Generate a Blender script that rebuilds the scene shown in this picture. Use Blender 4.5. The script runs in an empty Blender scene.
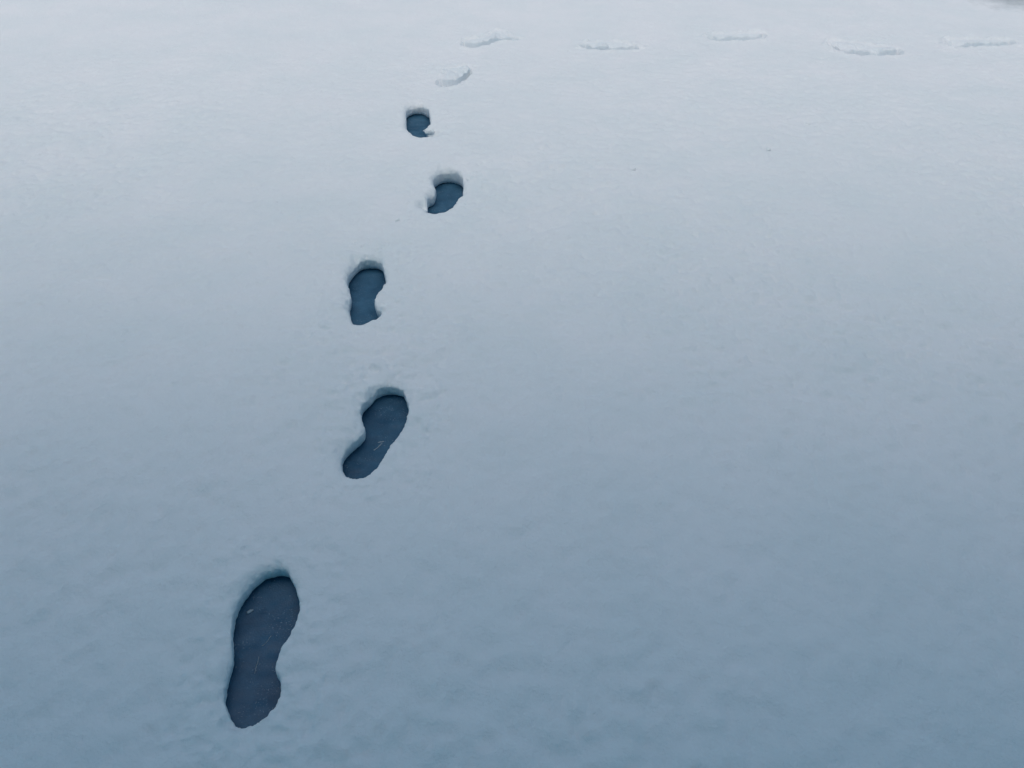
import bpy, math, random
import numpy as np
from mathutils import Vector, noise as mnoise

random.seed(7)
rng = np.random.default_rng(11)
R = math.radians
S = bpy.context.scene
COL = S.collection

# ------------------------------------------------------------------ camera
CAM_H, PITCH, FPX = 1.4, R(41.7), 768.0
cam_d = bpy.data.cameras.new('camera')
cam_d.lens = 27.0
cam_d.sensor_width = 36.0
cam_d.clip_start = 0.05
cam_d.clip_end = 2000
cam = bpy.data.objects.new('camera', cam_d)
cam.location = (0, 0, CAM_H)
cam.rotation_euler = (R(90) - PITCH, 0, 0)
COL.objects.link(cam)
S.camera = cam

# ------------------------------------------------------------------ sky, sun, exposure
SUN_EL, SUN_AZ = R(72), R(188)          # azimuth clockwise from +Y: behind the photographer
w = bpy.data.worlds.new('World')
S.world = w
w.use_nodes = True
wn = w.node_tree
bg = wn.nodes['Background']
sky = wn.nodes.new('ShaderNodeTexSky')
sky.sky_type = 'NISHITA'
sky.sun_disc = False
sky.sun_elevation = SUN_EL
sky.sun_rotation = SUN_AZ
sky.air_density = 1.0
sky.dust_density = 2.0
sky.ozone_density = 1.0
tint = wn.nodes.new('ShaderNodeMix')            # thin overcast: a touch greener than a clear sky
tint.data_type = 'RGBA'
tint.blend_type = 'MULTIPLY'
tint.inputs[0].default_value = 1.0
tint.inputs[7].default_value = (0.71, 1.06, 1.05, 1)
wn.links.new(sky.outputs[0], tint.inputs[6])
wn.links.new(tint.outputs[2], bg.inputs[0])
bg.inputs[1].default_value = 0.107
sd_ = bpy.data.lights.new('sun', 'SUN')
sd_.energy = 1.87
sd_.angle = R(80)
sd_.color = (1.0, 0.752, 0.635)
sun = bpy.data.objects.new('sun', sd_)
sdir = Vector((math.sin(SUN_AZ) * math.cos(SUN_EL), math.cos(SUN_AZ) * math.cos(SUN_EL), math.sin(SUN_EL)))
sun.rotation_euler = sdir.to_track_quat('Z', 'Y').to_euler()
sun.location = (0, -6, 9)
COL.objects.link(sun)
S.view_settings.view_transform = 'Standard'
S.view_settings.look = 'None'
S.view_settings.gamma = 1
S.view_settings.exposure = -0.10
S.render.engine = 'CYCLES'
S.cycles.use_denoising = True
S.cycles.max_bounces = 8

# ------------------------------------------------------------------ helpers
SP, CP = math.sin(PITCH), math.cos(PITCH)


def unproj(u, v, z=0.0):
    a = (u - 512) / FPX
    b = -(v - 384) / FPX
    d = (a, CP + b * SP, -SP + b * CP)
    t = (z - CAM_H) / d[2]
    return (d[0] * t, d[1] * t)


CORNER_PATCH = unproj(1020, -3)


def tag(o, label=None, cat=None, group=None, kind=None):
    for k, v in (('label', label), ('category', cat), ('group', group), ('kind', kind)):
        if v:
            o[k] = v
    return o


_tab = rng.random((256, 256))


def vnoise(x, y, s, seed=0):
    """smooth value noise in -1..1, feature size s metres"""
    x = np.asarray(x) / s + 37.3 * seed + 1000
    y = np.asarray(y) / s + 91.7 * seed + 1000
    xi = np.floor(x).astype(np.int64)
    yi = np.floor(y).astype(np.int64)
    fx = x - xi
    fy = y - yi
    fx = fx ** 3 * (fx * (fx * 6 - 15) + 10)
    fy = fy ** 3 * (fy * (fy * 6 - 15) + 10)
    g = lambda a, b: _tab[a & 255, b & 255]
    n = (g(xi, yi) * (1 - fx) + g(xi + 1, yi) * fx) * (1 - fy) + (g(xi, yi + 1) * (1 - fx) + g(xi + 1, yi + 1) * fx) * fy
    return n * 2 - 1


def rot(x, y, a):
    return x * math.cos(a) - y * math.sin(a), x * math.sin(a) + y * math.cos(a)


def snow_h(x, y):
    """the undisturbed snow surface"""
    r = np.hypot(x, y - 4)
    near = np.clip(1 - (r - 8) / 10, 0, 1)
    h = 0.012 * vnoise(x, y, 1.3, 1) + 0.006 * vnoise(x, y, 0.55, 2)
    rough = np.clip((4.6 - y) / 2.4, 0, 1)          # the snow is lumpier towards the camera
    xr, yr = rot(x, y, 0.12)
    h = h + near * (0.0024 * vnoise(xr, yr * 1.3, 0.21, 3))
    xr, yr = rot(x, y, -0.15)
    h = h + near * (0.0004 + 0.0012 * rough) * vnoise(xr, yr * 1.5, 0.085, 4)
    xr, yr = rot(x, y, 0.2)
    m = 0.6 + 0.55 * np.clip(0.5 + vnoise(x, y, 0.6, 9), 0, 1)
    h = h + near * m * (0.25 + rough) * (0.0040 * vnoise(xr, yr * 1.2, 0.036, 5) + 0.0034 * vnoise(x, y, 0.019, 6) - 0.004 * np.clip(vnoise(x, y * 1.4, 0.031, 7) - 0.3, 0, 1))
    far = np.clip((r - 14) / 60, 0, 1)
    h = h + far * 0.5 * vnoise(x, y, 25, 8)
    return h


def mesh_np(name, V, F, mat, parent=None, N=None):
    """one mesh object from vertex and quad arrays"""
    used, inv = np.unique(F.ravel(), return_inverse=True)
    me = bpy.data.meshes.new(name)
    me.vertices.add(len(used))
    me.vertices.foreach_set('co', V[used].astype(np.float32).ravel())
    k = F.shape[1]
    me.loops.add(len(inv))
    me.loops.foreach_set('vertex_index', inv.astype(np.int32))
    me.polygons.add(len(F))
    me.polygons.foreach_set('loop_start', (np.arange(len(F)) * k).astype(np.int32))
    me.polygons.foreach_set('loop_total', np.full(len(F), k, np.int32))
    me.update(calc_edges=True)
    me.polygons.foreach_set('use_smooth', np.ones(len(F), bool))
    if N is not None:
        me.normals_split_custom_set_from_vertices(N[used].astype(np.float32))
    me.materials.append(mat)
    o = bpy.data.objects.new(name, me)
    COL.objects.link(o)
    if parent is not None:
        o.parent = parent
        o.matrix_parent_inverse = parent.matrix_basis.inverted()
    return o


# ------------------------------------------------------------------ materials
def new_mat(name):
    m = bpy.data.materials.new(name)
    m.use_nodes = True
    nt = m.node_tree
    return m, nt, nt.nodes['Principled BSDF']


def nnoise(nt, scale, detail=3, rough=0.55, vec=None):
    n = nt.nodes.new('ShaderNodeTexNoise')
    n.inputs['Scale'].default_value = scale
    n.inputs['Detail'].default_value = detail
    n.inputs['Roughness'].default_value = rough
    if vec is not None:
        nt.links.new(vec, n.inputs['Vector'])
    return n


def ramp(nt, src, stops):
    r = nt.nodes.new('ShaderNodeValToRGB')
    e = r.color_ramp.elements
    e[0].position, e[0].color = stops[0][0], (*stops[0][1], 1)
    e[1].position, e[1].color = stops[-1][0], (*stops[-1][1], 1)
    for p, c in stops[1:-1]:
        q = e.new(p)
        q.color = (*c, 1)
    nt.links.new(src, r.inputs[0])
    return r


def snow_material(name, tint=(1, 1, 1), sss=False):
    m, nt, b = new_mat(name)
    tc = nt.nodes.new('ShaderNodeTexCoord')
    geo = nt.nodes.new('ShaderNodeNewGeometry')
    pos = geo.outputs['Position']
    n1 = nnoise(nt, 3.2, 5, 0.6, pos)
    a = (0.80 * tint[0], 0.845 * tint[1], 0.875 * tint[2])
    c = (0.85 * tint[0], 0.87 * tint[1], 0.90 * tint[2])
    r = ramp(nt, n1.outputs['Fac'], [(0.35, a), (0.65, c)])
    # a soft grey patch in the snow colour at the far right corner
    vd = nt.nodes.new('ShaderNodeVectorMath')
    vd.operation = 'DISTANCE'
    vd.inputs[1].default_value = (CORNER_PATCH[0], CORNER_PATCH[1], 0)
    nt.links.new(pos, vd.inputs[0])
    ns = nnoise(nt, 9, 4, 0.6, pos)
    ad = nt.nodes.new('ShaderNodeMath')
    ad.operation = 'MULTIPLY_ADD'
    nt.links.new(ns.outputs['Fac'], ad.inputs[0])
    ad.inputs[1].default_value = 0.45
    nt.links.new(vd.outputs['Value'], ad.inputs[2])
    rs = ramp(nt, ad.outputs[0], [(0.28, (0.55, 0.57, 0.58)), (0.60, (1, 1, 1))])
    mx = nt.nodes.new('ShaderNodeMix')
    mx.data_type = 'RGBA'
    mx.blend_type = 'MULTIPLY'
    mx.inputs[0].default_value = 1
    nt.links.new(r.outputs[0], mx.inputs[6])
    nt.links.new(rs.outputs[0], mx.inputs[7])
    nt.links.new(mx.outputs[2], b.inputs['Base Color'])
    b.inputs['Roughness'].default_value = 0.62
    b.inputs['Specular IOR Level'].default_value = 0.25
    if sss:
        b.inputs['Subsurface Weight'].default_value = 0.6
        b.inputs['Subsurface Radius'].default_value = (0.35, 0.7, 1.0)
        b.inputs['Subsurface Scale'].default_value = 0.012
    n2 = nnoise(nt, 75, 4, 0.65, pos)
    n3 = nnoise(nt, 420, 2, 0.6, pos)
    b1 = nt.nodes.new('ShaderNodeBump')
    b1.inputs['Strength'].default_value = 0.7
    b1.inputs['Distance'].default_value = 0.006
    nt.links.new(n2.outputs['Fac'], b1.inputs['Height'])
    b2 = nt.nodes.new('ShaderNodeBump')
    b2.inputs['Strength'].default_value = 0.3
    b2.inputs['Distance'].default_value = 0.0012
    nt.links.new(n3.outputs['Fac'], b2.inputs['Height'])
    nt.links.new(b1.outputs[0], b2.inputs['Normal'])
    nt.links.new(b2.outputs[0], b.inputs['Normal'])
    return m


M_SNOW = snow_material('snow')
M_PACK = snow_material('packed_snow', (0.95, 0.97, 0.98))


def ground_material():
    m, nt, b = new_mat('icy_pavement')
    geo = nt.nodes.new('ShaderNodeNewGeometry')
    pos = geo.outputs['Position']
    n1 = nnoise(nt, 13, 6, 0.65, pos)
    base = ramp(nt, n1.outputs['Fac'], [(0.3, (0.007, 0.058, 0.120)), (0.7, (0.044, 0.135, 0.225))])
    n2 = nnoise(nt, 260, 2, 0.5, pos)
    sp = ramp(nt, n2.outputs['Fac'], [(0.60, (0, 0, 0)), (0.70, (1, 1, 1))])
    n3 = nnoise(nt, 28, 2, 0.5, pos)
    pm = ramp(nt, n3.outputs['Fac'], [(0.45, (0, 0, 0)), (0.7, (0.45, 0.45, 0.45))])
    mul = nt.nodes.new('ShaderNodeMath')
    mul.operation = 'MULTIPLY'
    nt.links.new(sp.outputs[0], mul.inputs[0])
    nt.links.new(pm.outputs[0], mul.inputs[1])
    mix = nt.nodes.new('ShaderNodeMix')
    mix.data_type = 'RGBA'
    nt.links.new(mul.outputs[0], mix.inputs[0])
    nt.links.new(base.outputs[0], mix.inputs[6])
    mix.inputs[7].default_value = (0.45, 0.52, 0.58, 1)
    nt.links.new(mix.outputs[2], b.inputs['Base Color'])
    b.inputs['Roughness'].default_value = 0.45
    b.inputs['Specular IOR Level'].default_value = 0.5
    b.inputs['Sheen Weight'].default_value = 0.1
    b.inputs['Sheen Tint'].default_value = (0.6, 0.9, 1, 1)
    b.inputs['Sheen Roughness'].default_value = 0.4
    bu = nt.nodes.new('ShaderNodeBump')
    bu.inputs['Strength'].default_value = 0.5
    bu.inputs['Distance'].default_value = 0.002
    nt.links.new(n2.outputs['Fac'], bu.inputs['Height'])
    nt.links.new(bu.outputs[0], b.inputs['Normal'])
    return m


M_GROUND = ground_material()


def plain(name, c, rough=0.7, scale=20, var=0.25):
    m, nt, b = new_mat(name)
    geo = nt.nodes.new('ShaderNodeNewGeometry')
    n = nnoise(nt, scale, 4, 0.6, geo.outputs['Position'])
    r = ramp(nt, n.outputs['Fac'], [(0.3, tuple(x * (1 - var) for x in c)), (0.7, tuple(min(1, x * (1 + var)) for x in c))])
    nt.links.new(r.outputs[0], b.inputs['Base Color'])
    b.inputs['Roughness'].default_value = rough
    return m


M_FROST = plain('frost', (0.30, 0.38, 0.44), 0.7, 60, 0.3)

# ------------------------------------------------------------------ footprints: outlines on the ground
def crop_pts(pts, base, k):
    return [(base[0] + x / k, base[1] + y / k, f) for x, y, f in pts]


def trace(F, N, base, k, depth):
    """outline seen in the photograph -> ground plan.  F: wall foot on the far side (lies at -depth), N: near rim (at 0)"""
    out = []
    for x, y in F:
        out.append(unproj(base[0] + x / k, base[1] + y / k, -depth))
    for x, y in N:
        out.append(unproj(base[0] + x / k, base[1] + y / k, 0.0))
    return np.array(out)


def smooth_closed(P, n=420, it=30):
    # centripetal-like rounding: a closed Catmull-Rom curve through the traced points
    t = np.linspace(0, 1, 12, endpoint=False)[:, None]
    seg = []
    for k in range(len(P)):
        p0, p1, p2, p3 = P[k - 1], P[k], P[(k + 1) % len(P)], P[(k + 2) % len(P)]
        L = np.linalg.norm(p2 - p1)
        m1 = (p2 - p0) / max(np.linalg.norm(p2 - p0), 1e-9) * L
        m2 = (p3 - p1) / max(np.linalg.norm(p3 - p1), 1e-9) * L
        seg.append((2 * t**3 - 3 * t**2 + 1) * p1 + (t**3 - 2 * t**2 + t) * m1 + (3 * t**2 - 2 * t**3) * p2 + (t**3 - t**2) * m2)
    P = np.vstack(seg)
    d = np.linalg.norm(np.roll(P, -1, 0) - P, axis=1)
    s = np.concatenate([[0], np.cumsum(d)])
    t = np.linspace(0, s[-1], n, endpoint=False)
    Q = np.vstack([P, P[:1]])
    C = np.stack([np.interp(t, s, Q[:, 0]), np.interp(t, s, Q[:, 1])], 1)
    for _ in range(it):
        C = 0.25 * np.roll(C, 1, 0) + 0.5 * C + 0.25 * np.roll(C, -1, 0)
    return C


PR = []
D1 = 0.054
PR.append(dict(P=trace([(118, 660), (115, 610), (130, 540), (148, 470), (145, 400), (150, 330), (175, 250), (215, 185), (260, 140), (310, 122), (350, 125), (380, 148)],
                       [(400, 195), (401, 240), (385, 290), (350, 350), (315, 400), (298, 440), (302, 480), (318, 520), (315, 570), (295, 625), (262, 664), (225, 686), (185, 694), (148, 692), (124, 680)],
                       (200, 550), 4.04, D1), depth=D1, label='largest dark bare footprint nearest the camera, at the lower left', dark=True))
PR.append(dict(P=trace([(150, 640), (165, 605), (205, 560), (250, 520), (290, 480), (300, 450), (285, 400), (275, 350), (290, 300), (320, 260), (360, 215), (410, 185), (460, 178), (510, 185), (545, 210)],
                       [(568, 255), (555, 310), (520, 380), (470, 450), (430, 510), (410, 560), (370, 610), (330, 655), (280, 685), (240, 692), (190, 682), (155, 662)],
                       (320, 370), 6.4, D1), depth=D1, label='narrow-waisted dark footprint slanting right, second from the camera', dark=True))
PR.append(dict(P=trace([(215, 600), (228, 560), (225, 510), (210, 460), (205, 420), (225, 370), (265, 325), (310, 292), (360, 285), (405, 290), (440, 315)],
                       [(458, 350), (440, 385), (405, 430), (378, 470), (384, 510), (422, 548), (414, 592), (380, 624), (338, 641), (290, 650), (245, 642), (218, 622)],
                       (320, 230), 6.98, 0.062), depth=0.062, label='bean-shaped dark footprint with a notched right side, third from the camera', dark=True))
PR.append(dict(P=trace([(215, 545), (262, 525), (290, 490), (280, 430), (262, 380), (275, 340), (320, 300), (380, 272), (440, 268), (500, 280), (550, 310), (578, 340)],
                       [(580, 375), (535, 420), (490, 480), (450, 530), (370, 575), (300, 582), (235, 572), (190, 556)],
                       (410, 160), 10.97, 0.068), depth=0.068, label='dark comma-shaped footprint whose heel is hidden by collapsed snow', dark=True))
PR.append(dict(P=trace([(215, 440), (225, 390), (270, 350), (340, 330), (400, 332), (450, 360), (500, 395)],
                       [(515, 425), (478, 465), (462, 505), (480, 540), (555, 558), (562, 582), (480, 594), (410, 597), (340, 582), (270, 542), (235, 502), (210, 462)],
                       (390, 90), 12.8, 0.064), depth=0.064, label='smallest dark footprint, the farthest one that shows bare ground', dark=True))
G1 = 'dark footprints leading away from the camera'
for p in PR:
    p['group'] = G1
G2 = 'pale footprints at the far end of the trail'
FAR = [
    ([(130, 565), (180, 602), (240, 612), (310, 602), (370, 577), (420, 540), (475, 495), (488, 450), (460, 412), (400, 405), (330, 420), (270, 425), (240, 450), (200, 510)],
     (420, 20), 9.31, 0.066, 'pale snow-filled footprint just beyond the last dark one, crumbly inside'),
    ([(375, 195), (400, 225), (470, 235), (560, 225), (640, 210), (720, 185), (790, 168), (860, 172), (920, 160), (900, 140), (820, 120), (770, 85), (720, 80), (670, 100), (600, 140), (520, 150), (430, 165)],
     (420, 20), 9.31, 0.058, 'pale slanting footprint where the trail starts to bend right'),
    ([(85, 105), (115, 118), (165, 125), (230, 125), (300, 125), (340, 120), (320, 108), (260, 93), (200, 90), (130, 90)],
     (560, 20), 4.267, 0.064, 'pale footprint with a dark left end, first of the row heading right'),
    ([(628, 78), (680, 88), (740, 86), (820, 84), (880, 76), (870, 60), (800, 56), (740, 60), (680, 58), (645, 65)],
     (560, 20), 4.267, 0.050, 'faint thin pale footprint, second of the row heading right'),
    ([(130, 205), (160, 225), (210, 240), (280, 250), (350, 248), (410, 252), (460, 248), (475, 235), (440, 215), (400, 212), (350, 212), (290, 198), (220, 193), (170, 183), (140, 190)],
     (800, 0), 4.571, 0.056, 'pale lumpy double-dipped footprint, third of the row heading right'),
    ([(662, 195), (690, 214), (740, 218), (800, 212), (860, 212), (930, 210), (985, 205), (980, 190), (910, 180), (820, 180), (740, 180), (680, 178)],
     (800, 0), 4.571, 0.056, 'pale smooth footprint, rightmost of the row heading right'),
]
for (pp, base, k_, dp, lab) in FAR:
    PR.append(dict(P=trace([], pp, base, k_, dp), depth=dp, label=lab, dark=False, group=G2))

# small dents beside the trail, where crumbs of snow fell: (pixel u, v, radius m, depth m)
DENTS = [(355, 241, .010, .011), (363, 246, .008, .008), (371, 241, .009, .011), (377, 249, .008, .008), (383, 246, .009, .011), (366, 254, .007, .007),
         (397, 220, .022, .007), (468, 178, .016, .009), (633, 167, .022, .010), (769, 148, .028, .010), (808, 122, .020, .007), (910, 124, .018, .006),
         (372, 393, .008, .005), (423.5, 203, .024, .030), (434, 133, .022, .018), (822, 57, .02, .008)]
dents = [(*unproj(u, v), r, d) for u, v, r, d in DENTS]


def surf(x, y):
    h = snow_h(x, y)
    for cx, cy, r, d in dents:
        q = ((x - cx) ** 2 + (y - cy) ** 2) / (r * r)
        h = h - d * np.exp(-q)
    return h


# ------------------------------------------------------------------ grid of the whole snow sheet
def axis(lo, hi, st, far):
    a = np.arange(lo, hi + st / 2, st)
    left, right, q = [], [], st
    x0, x1 = a[0], a[-1]
    while x1 < far:
        q *= 1.22
        x1 += q
        x0 -= q
        right.append(x1)
        left.append(x0)
    return np.concatenate([left[::-1], a, right])


ST, SUB = 0.012, 6
xs = axis(-3.96, 3.96, 0.008, 500)
ys = axis(0.36, 8.04, ST, 500)
ys = np.concatenate([ys[ys < 1.50], np.arange(1.506, 4.2, 0.007), ys[ys > 4.205]])    # finer where the camera is near
nx, ny = len(xs), len(ys)
GX, GY = np.meshgrid(xs, ys, indexing='ij')
GZ = surf(GX, GY)
V = [np.stack([GX.ravel(), GY.ravel(), GZ.ravel()], 1)]
idx = np.arange(nx * ny).reshape(nx, ny)
keep = np.ones((nx - 1, ny - 1), bool)
blocks = []
nv = nx * ny
for p in PR:
    SUB = 5 if p['dark'] else 4
    C = smooth_closed(p['P'])
    p['C'] = C
    m = 0.075
    i0 = np.searchsorted(xs, C[:, 0].min() - m)
    i1 = np.searchsorted(xs, C[:, 0].max() + m)
    j0 = np.searchsorted(ys, C[:, 1].min() - m)
    j1 = np.searchsorted(ys, C[:, 1].max() + m)
    assert keep[i0:i1, j0:j1].all(), 'footprint blocks overlap'
    keep[i0:i1, j0:j1] = False
    fx = np.interp(np.arange(0, (i1 - i0) * SUB + 1) / SUB, np.arange(i1 - i0 + 1), xs[i0:i1 + 1])
    fy = np.interp(np.arange(0, (j1 - j0) * SUB + 1) / SUB, np.arange(j1 - j0 + 1), ys[j0:j1 + 1])
    X, Y = np.meshgrid(fx, fy, indexing='ij')
    Z = surf(X, Y)
    # the block's border follows the coarse grid exactly, so that no crack opens
    cz = GZ[i0:i1 + 1, j0:j1 + 1]
    ti = np.arange(0, (i1 - i0) * SUB + 1) / SUB
    tj = np.arange(0, (j1 - j0) * SUB + 1) / SUB
    lin = np.stack([np.interp(tj, np.arange(j1 - j0 + 1), r) for r in cz[[0, -1]]])
    Z[0, :], Z[-1, :] = lin[0], lin[1]
    Z[:, 0] = np.interp(ti, np.arange(i1 - i0 + 1), cz[:, 0])
    Z[:, -1] = np.interp(ti, np.arange(i1 - i0 + 1), cz[:, -1])
    # signed distance to the outline
    pts = np.stack([X.ravel(), Y.ravel()], 1)
    best = np.full(len(pts), 1e9)
    near = np.zeros((len(pts), 2))
    B = np.roll(C, -1, 0)
    inside = np.zeros(len(pts), bool)
    for a, b in zip(C, B):
        ab = b - a
        t = np.clip(((pts - a) @ ab) / max(ab @ ab, 1e-12), 0, 1)
        q = a + t[:, None] * ab
        d = ((pts - q) ** 2).sum(1)
        k = d < best
        best[k] = d[k]
        near[k] = q[k]
        cr = (a[1] > pts[:, 1]) != (b[1] > pts[:, 1])
        with np.errstate(divide='ignore', invalid='ignore'):
            xc = (b[0] - a[0]) * (pts[:, 1] - a[1]) / (b[1] - a[1]) + a[0]
        inside ^= cr & (pts[:, 0] < xc)
    dist = np.sqrt(best)
    sd = np.where(inside, -dist, dist)
    g = (pts - near) / np.maximum(dist, 1e-6)[:, None]
    g[inside] *= -1                                     # outward
    x, y = pts[:, 0], pts[:, 1]
    dk = p['dark']
    rag = (0.0013 if dk else 0.004) * vnoise(x, y, 0.011, 21) + (0.0012 if dk else 0.006) * vnoise(x, y, 0.03, 22) + 0.0008 * vnoise(x, y, 0.0055, 24)
    rag = rag * np.clip(1 - dist / 0.06, 0, 1)
    s = -(sd + rag)
    dep = p['depth']
    b_ = 0.011 if dk else 0.016
    und = 0.014 if dk else -0.010
    z = Z.ravel().copy()
    # soft sagging lip around the hole, wider and deeper towards the far side
    wl = np.clip(0.5 + 0.5 * (g[:, 1] * 0.9 - g[:, 0] * 0.45), 0, 1)
    wid = 0.012 + 0.009 * wl
    lip = ((0.04 + 0.36 * wl) * dep) * (1 + 0.3 * vnoise(x, y, 0.05, 23))
    z_lip = -lip * np.exp(-np.clip(-s, 0, None) / wid * 1.6) * np.clip((0.07 + s) / 0.03, 0, 1)
    if not dk:                                          # old far prints: pushed-up soft rim instead of a sagging one
        z_lip = (0.005 + 0.006 * wl) * np.exp(-((s + 0.016) / 0.016) ** 2) * (0.6 + 0.9 * vnoise(x, y, 0.035, 28))
    z += z_lip
    t = np.clip(s / (b_ if dk else b_ + 0.030 * wl), 0, 1)
    wall = t * t * (3 - 2 * t) if not dk else t ** 0.9
    fl = 0.0010 * vnoise(x, y, 0.02, 25) if dk else 0.005 * vnoise(x, y, 0.022, 26) + 0.010 * vnoise(x, y, 0.05, 27)
    # down to the floor (the ground is level under the snow)
    if not dk:                                          # snow slid back in from the far side: deepest along the near edge and at the left end
        gx = np.linspace(C[:, 0].min(), C[:, 0].max(), 41)
        lo_y, hi_y = np.full(40, np.nan), np.full(40, np.nan)
        bi = np.clip(np.searchsorted(gx, C[:, 0]) - 1, 0, 39)
        for k in range(40):
            if (bi == k).any():
                lo_y[k], hi_y[k] = C[bi == k, 1].min(), C[bi == k, 1].max()
        mid = (gx[1:] + gx[:-1]) / 2
        ok = ~np.isnan(lo_y)
        yl, yh = np.interp(x, mid[ok], lo_y[ok]), np.interp(x, mid[ok], hi_y[ok])
        v = np.clip((y - yl) / np.maximum(yh - yl, 0.05), 0, 1)
        left = np.clip(1 - (x - C[:, 0].min()) / (0.3 * np.ptp(C[:, 0])), 0, 1)
        chan = (0.085 if 'crumbly' in p['label'] else 0.050) + 0.030 * left + 0.012 * vnoise(x, y * 0, 0.07, 29)
        u = np.clip((y - yl - chan) / 0.018, 0, 1)
        u = u * u * (3 - 2 * u)
        dep = dep * (1 - u) * (0.9 + 0.3 * left) + u * (0.009 + 0.012 * left) * np.clip(1.2 - v, 0.1, 1)
        fl = fl * (0.2 + 0.8 * u)
    floor_z = -dep + fl * t
    if dk:
        z = z * (1 - wall) + floor_z * wall
    else:
        z = z * (1 - wall) + (floor_z + 0.3 * z) * wall
    off = np.where(s < b_, np.clip(s, 0, None) + und * t ** 4,
                   (b_ + und) * np.clip(1 - (s - b_) / 0.030, 0, 1))
    off = np.where(s > 0, off, 0) * (1.0 if dk else 0.0)
    edge = np.zeros(X.shape, bool)
    edge[0, :] = edge[-1, :] = edge[:, 0] = edge[:, -1] = True
    e = edge.ravel()
    z[e] = Z.ravel()[e]
    off[e] = 0
    vv = np.stack([x + g[:, 0] * off, y + g[:, 1] * off, z], 1)
    V.append(vv)
    li = np.arange(X.size).reshape(X.shape) + nv
    q = np.stack([li[:-1, :-1], li[1:, :-1], li[1:, 1:], li[:-1, 1:]], -1).reshape(-1, 4)
    ss = s[(q - nv)].mean(1)
    nv += X.size
    blocks.append((p, q, ss, b_))
V = np.vstack(V)
q0 = np.stack([idx[:-1, :-1], idx[1:, :-1], idx[1:, 1:], idx[:-1, 1:]], -1)[keep]
allq = np.vstack([q0] + [b[1] for b in blocks])
# vertex normals of the sheet and the prints together, so the seams between the objects do not show
a, b, c, d = (V[allq[:, k]] for k in range(4))
fn = np.cross(c - a, d - b)
N = np.zeros_like(V)
for k in range(4):
    for ax in range(3):
        N[:, ax] += np.bincount(allq[:, k], weights=fn[:, ax], minlength=len(V))
# block borders share positions with the coarse grid: take the smooth surface's normal there
ln = np.linalg.norm(N, axis=1)
N /= np.maximum(ln, 1e-12)[:, None]
start = nx * ny
eps = 0.004
for (p, q, ss, b_) in blocks:
    lo, hi = q.min(), q.max() + 1
    x0, x1 = V[lo:hi, 0].min(), V[lo:hi, 0].max()
    y0, y1 = V[lo:hi, 1].min(), V[lo:hi, 1].max()
    sel = np.where((V[:, 0] >= x0 - 1e-6) & (V[:, 0] <= x1 + 1e-6) & (V[:, 1] >= y0 - 1e-6) & (V[:, 1] <= y1 + 1e-6) &
                   ((np.abs(V[:, 0] - x0) < 1e-5) | (np.abs(V[:, 0] - x1) < 1e-5) | (np.abs(V[:, 1] - y0) < 1e-5) | (np.abs(V[:, 1] - y1) < 1e-5)))[0]
    X, Y = V[sel, 0], V[sel, 1]
    gx = (surf(X + eps, Y) - surf(X - eps, Y)) / (2 * eps)
    gy = (surf(X, Y + eps) - surf(X, Y - eps)) / (2 * eps)
    n = np.stack([-gx, -gy, np.ones_like(gx)], 1)
    N[sel] = n / np.linalg.norm(n, axis=1)[:, None]

RIM = 0.026
sheet = [q0]
for (p, q, ss, b_) in blocks:
    sheet.append(q[ss < -RIM])
    c = p['C'].mean(0)
    root = bpy.data.objects.new('footprint', None)
    root.location = (c[0], c[1], -p['depth'])
    root.empty_display_size = 0.1
    COL.objects.link(root)
    tag(root, p['label'], 'footprint', p['group'])
    mesh_np('snow_rim', V, q[(ss >= -RIM) & (ss < b_ * 0.93)], M_SNOW, root, N)
    mesh_np('sole_floor', V, q[ss >= b_ * 0.93], M_GROUND if p['dark'] else M_PACK, root, N)
    p['root'] = root
ground = mesh_np('snow_ground', V, np.vstack(sheet), M_SNOW, None, N)
tag(ground, kind='structure')


# ------------------------------------------------------------------ crumbs and flecks of snow
def lump(name, r, flat=0.6, seed=0, mat=None, sub=2, stretch=1.0):
    import bmesh
    bm = bmesh.new()
    bmesh.ops.create_icosphere(bm, subdivisions=sub, radius=1)
    for v in bm.verts:
        k = 1 + 0.45 * mnoise.noise(v.co * 1.6 + Vector((seed * 3.1, 0, 0))) + 0.2 * mnoise.noise(v.co * 4 + Vector((0, seed * 2.7, 0)))
        v.co = Vector((v.co.x * k * r * stretch, v.co.y * k * r, v.co.z * k * r * flat))
    me = bpy.data.meshes.new(name)
    bm.to_mesh(me)
    bm.free()
    for f in me.polygons:
        f.use_smooth = True
    me.materials.append(mat or M_SNOW)
    o = bpy.data.objects.new(name, me)
    COL.objects.link(o)
    return o


def z_at(x, y):
    return float(surf(np.array([x]), np.array([y]))[0])


CR = [(0, .0075, 'tiny snow crumb in a dent above the third footprint, leftmost of that cluster'),
      (2, .0070, 'tiny snow crumb in the upper middle of the cluster above the third footprint'),
      (4, .0065, 'tiny snow crumb above the third footprint, rightmost of that cluster'),
      (6, .009, 'small flat snow crumb between the third and fourth footprints'),
      (7, .0075, 'snow crumb in a dent to the upper right of the comma-shaped footprint'),
      (8, .010, 'lone snow crumb in the open snow right of the trail, nearest of the far three'),
      (9, .012, 'lone snow crumb in the right part of the open snow, between two others'),
      (10, .009, 'lone snow crumb in the open snow, just below the row of pale footprints')]
for i, (k, r, lab) in enumerate(CR):
    x, y, rr, dd = dents[k]
    o = lump('snow_crumb', r, 0.6, i + 1, stretch=1.4)
    o.location = (x + 0.001, y + rr * 0.25, z_at(x, y) + r * 0.15)
    o.rotation_euler.z = i * 1.3
    tag(o, lab, 'snow crumb', 'snow crumbs scattered beside the trail')

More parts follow.
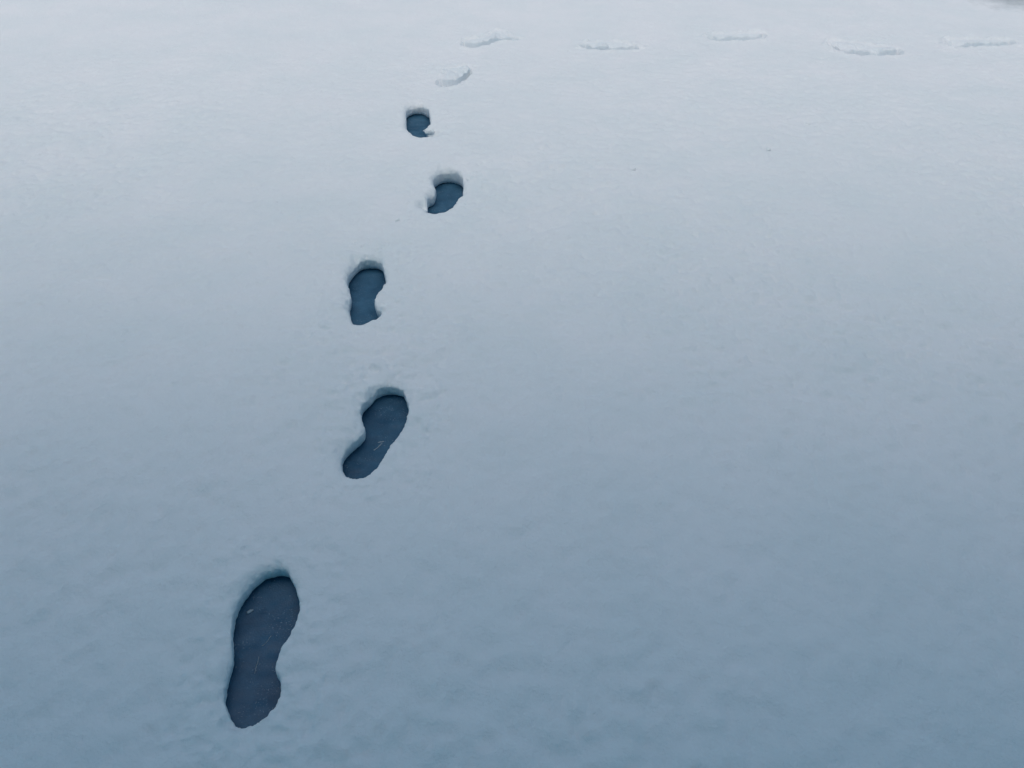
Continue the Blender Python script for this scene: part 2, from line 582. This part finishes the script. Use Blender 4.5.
# snow that slid off the rims of the two farthest dark prints
for pi, u, v, r, sq in ((4, 429.5, 130.5, .020, 1.2),):
    x, y = unproj(u, v)
    o = lump('snow_clod', r, 0.6, 40 + int(u), stretch=sq)
    o.parent = PR[pi]['root']
    o.location = Vector((x, y, z_at(x, y) - 0.2 * r)) - PR[pi]['root'].location

# the crumb lying in the nearest print, and the frosty scratches left by the soles
x, y = unproj(250, 612, -D1)
o = lump('snow_crumb', 0.0038, 0.5, 31, stretch=2.2, mat=M_FROST)
o.location = (x, y, 0.002 - D1)
o.rotation_euler.z = 0.6
tag(o, 'small white snow crumb lying inside the largest footprint, near its left edge', 'snow crumb', 'snow crumbs scattered beside the trail')


def scratch(p, line, r):
    """a thin ridge of frost stuck to the floor"""
    Vs, Fs = [], []
    for k, (u, v) in enumerate(line):
        x, y = unproj(u, v, -p['depth'])
        u2, v2 = line[min(k + 1, len(line) - 1)]
        u1, v1 = line[max(k - 1, 0)]
        a, b = unproj(u1, v1, -p['depth']), unproj(u2, v2, -p['depth'])
        L = math.hypot(b[0] - a[0], b[1] - a[1])
        px, py = -(b[1] - a[1]) / L, (b[0] - a[0]) / L
        q = r * random.uniform(0.3, 1.2)
        j = random.uniform(-0.7, 0.7) * r
        z = -p['depth']
        Vs += [(x + px * (j - q), y + py * (j - q), z - .0015), (x + px * j, y + py * j, z + 0.0016 + random.uniform(0, .001)), (x + px * (j + q), y + py * (j + q), z - .0015)]
        if k:
            n = 3 * k
            Fs += [(n - 3, n - 2, n + 1, n), (n - 2, n - 1, n + 2, n + 1)]
    return mesh_np('frost_scratch', np.array(Vs), np.array(Fs), M_FROST, p['root'])


scratch(PR[0], [(254.5 + 4.5 * k / 14, 674 - 17 * k / 14) for k in range(15)], 0.0011)
scratch(PR[0], [(262 + 9 * k / 8, 646 - 10 * (k / 8) ** 1.6) for k in range(9)], 0.0007)
scratch(PR[1], [(374 + 8 * k / 9, 450.5 - 7 * k / 9) for k in range(10)], 0.0017)
scratch(PR[1], [(378 + 6 * k / 6, 442.5 - 1.0 * k / 6) for k in range(7)], 0.0015)

# ------------------------------------------------------------------ unseen building added behind the camera to shade and cool the near snow
M_WALL = plain('cool_bounce_wall', (0.18, 0.66, 0.80), 0.9, 8, 0.06)  # blue chosen so the added wall bounces cool light onto near snow
M_CEIL = plain('cool_bounce_boards', (0.18, 0.66, 0.80), 0.8, 8, 0.06)  # same blue overhead, for cool bounce from the added ceiling
M_ROOF = plain('roof_slate', (0.07, 0.07, 0.08), 0.7, 12, 0.2)
M_FRAME = plain('painted_wood', (0.5, 0.5, 0.48), 0.5, 30, 0.05)
M_DOOR = plain('door_paint', (0.06, 0.09, 0.08), 0.4, 30, 0.08)
M_GLASS, _nt, _b = new_mat('window_glass')
_b.inputs['Base Color'].default_value = (0.02, 0.025, 0.03, 1)
_b.inputs['Roughness'].default_value = 0.05


def boxes(name, bl, mat, parent):
    Vs, Fs = [], []
    for (x0, x1, y0, y1, z0, z1) in bl:
        n = len(Vs)
        Vs += [(x0, y0, z0), (x1, y0, z0), (x1, y1, z0), (x0, y1, z0), (x0, y0, z1), (x1, y0, z1), (x1, y1, z1), (x0, y1, z1)]
        Fs += [(n, n + 3, n + 2, n + 1), (n + 4, n + 5, n + 6, n + 7), (n, n + 1, n + 5, n + 4), (n + 1, n + 2, n + 6, n + 5), (n + 2, n + 3, n + 7, n + 6), (n + 3, n, n + 4, n + 7)]
    o = mesh_np(name, np.array(Vs, float), np.array(Fs), mat, parent)
    o.data.polygons.foreach_set('use_smooth', np.zeros(len(Fs), bool))
    return o


HY, HH = -1.6, 3.9
PY, PH = 0.66, 3.3                                # front edge and height of the added roof that blocks light
added_house = bpy.data.objects.new('added_house', None)  # light blocker out of view, built as a porch front
added_house.location = (0, HY - 3, 0)
COL.objects.link(added_house)
tag(added_house, 'unseen pale blue building with a porch, added behind the camera to shade the near snow', 'added_house')
boxes('wall', [(-7, 7, HY - 7, HY, -0.05, HH)], M_WALL, added_house)
rf = mesh_np('roof', np.array([(-7.4, HY + .4, HH), (7.4, HY + .4, HH), (7.4, HY - 7.4, HH), (-7.4, HY - 7.4, HH), (-7.4, HY - 3.5, HH + 1.6), (7.4, HY - 3.5, HH + 1.6)], float),
             np.array([(0, 1, 5, 4), (2, 3, 4, 5), (0, 3, 2, 1), (0, 4, 3, 3), (1, 2, 5, 5)][:3]), M_ROOF, added_house)
rf.data.polygons.foreach_set('use_smooth', np.zeros(3, bool))
boxes('shade_roof', [(-6.5, 6.5, HY + .003, PY, PH, PH + .16)], M_ROOF, added_house)  # added to cut sun and sky off the near snow
boxes('bounce_ceiling', [(-6.45, 6.45, HY + .003, PY - .05, PH - .03, PH - .003)], M_CEIL, added_house)
for px_ in (-6.2, -2.6, 2.6, 6.2):
    boxes('added_post', [(px_ - .06, px_ + .06, PY - .3, PY - .18, -0.06, PH - .033)], M_FRAME, added_house)
dr = boxes('door', [(-0.5, 0.4, HY + .004, HY + .05, 0.02, 2.05)], M_DOOR, added_house)  # door and windows only dress the added building
boxes('handle', [(0.26, 0.33, HY + .055, HY + .10, 0.98, 1.01)], M_FRAME, dr)
for wx in (-5.0, -2.8, 2.4, 4.8):
    fr = boxes('window', [(wx - .6, wx - .53, HY + .004, HY + .06, .95, 2.15), (wx + .53, wx + .6, HY + .004, HY + .06, .95, 2.15),
                          (wx - .528, wx + .528, HY + .004, HY + .06, 2.08, 2.15), (wx - .528, wx + .528, HY + .004, HY + .06, .95, 1.02)], M_FRAME, added_house)
    boxes('pane', [(wx - .527, wx + .527, HY + .008, HY + .02, 1.022, 2.078)], M_GLASS, fr)
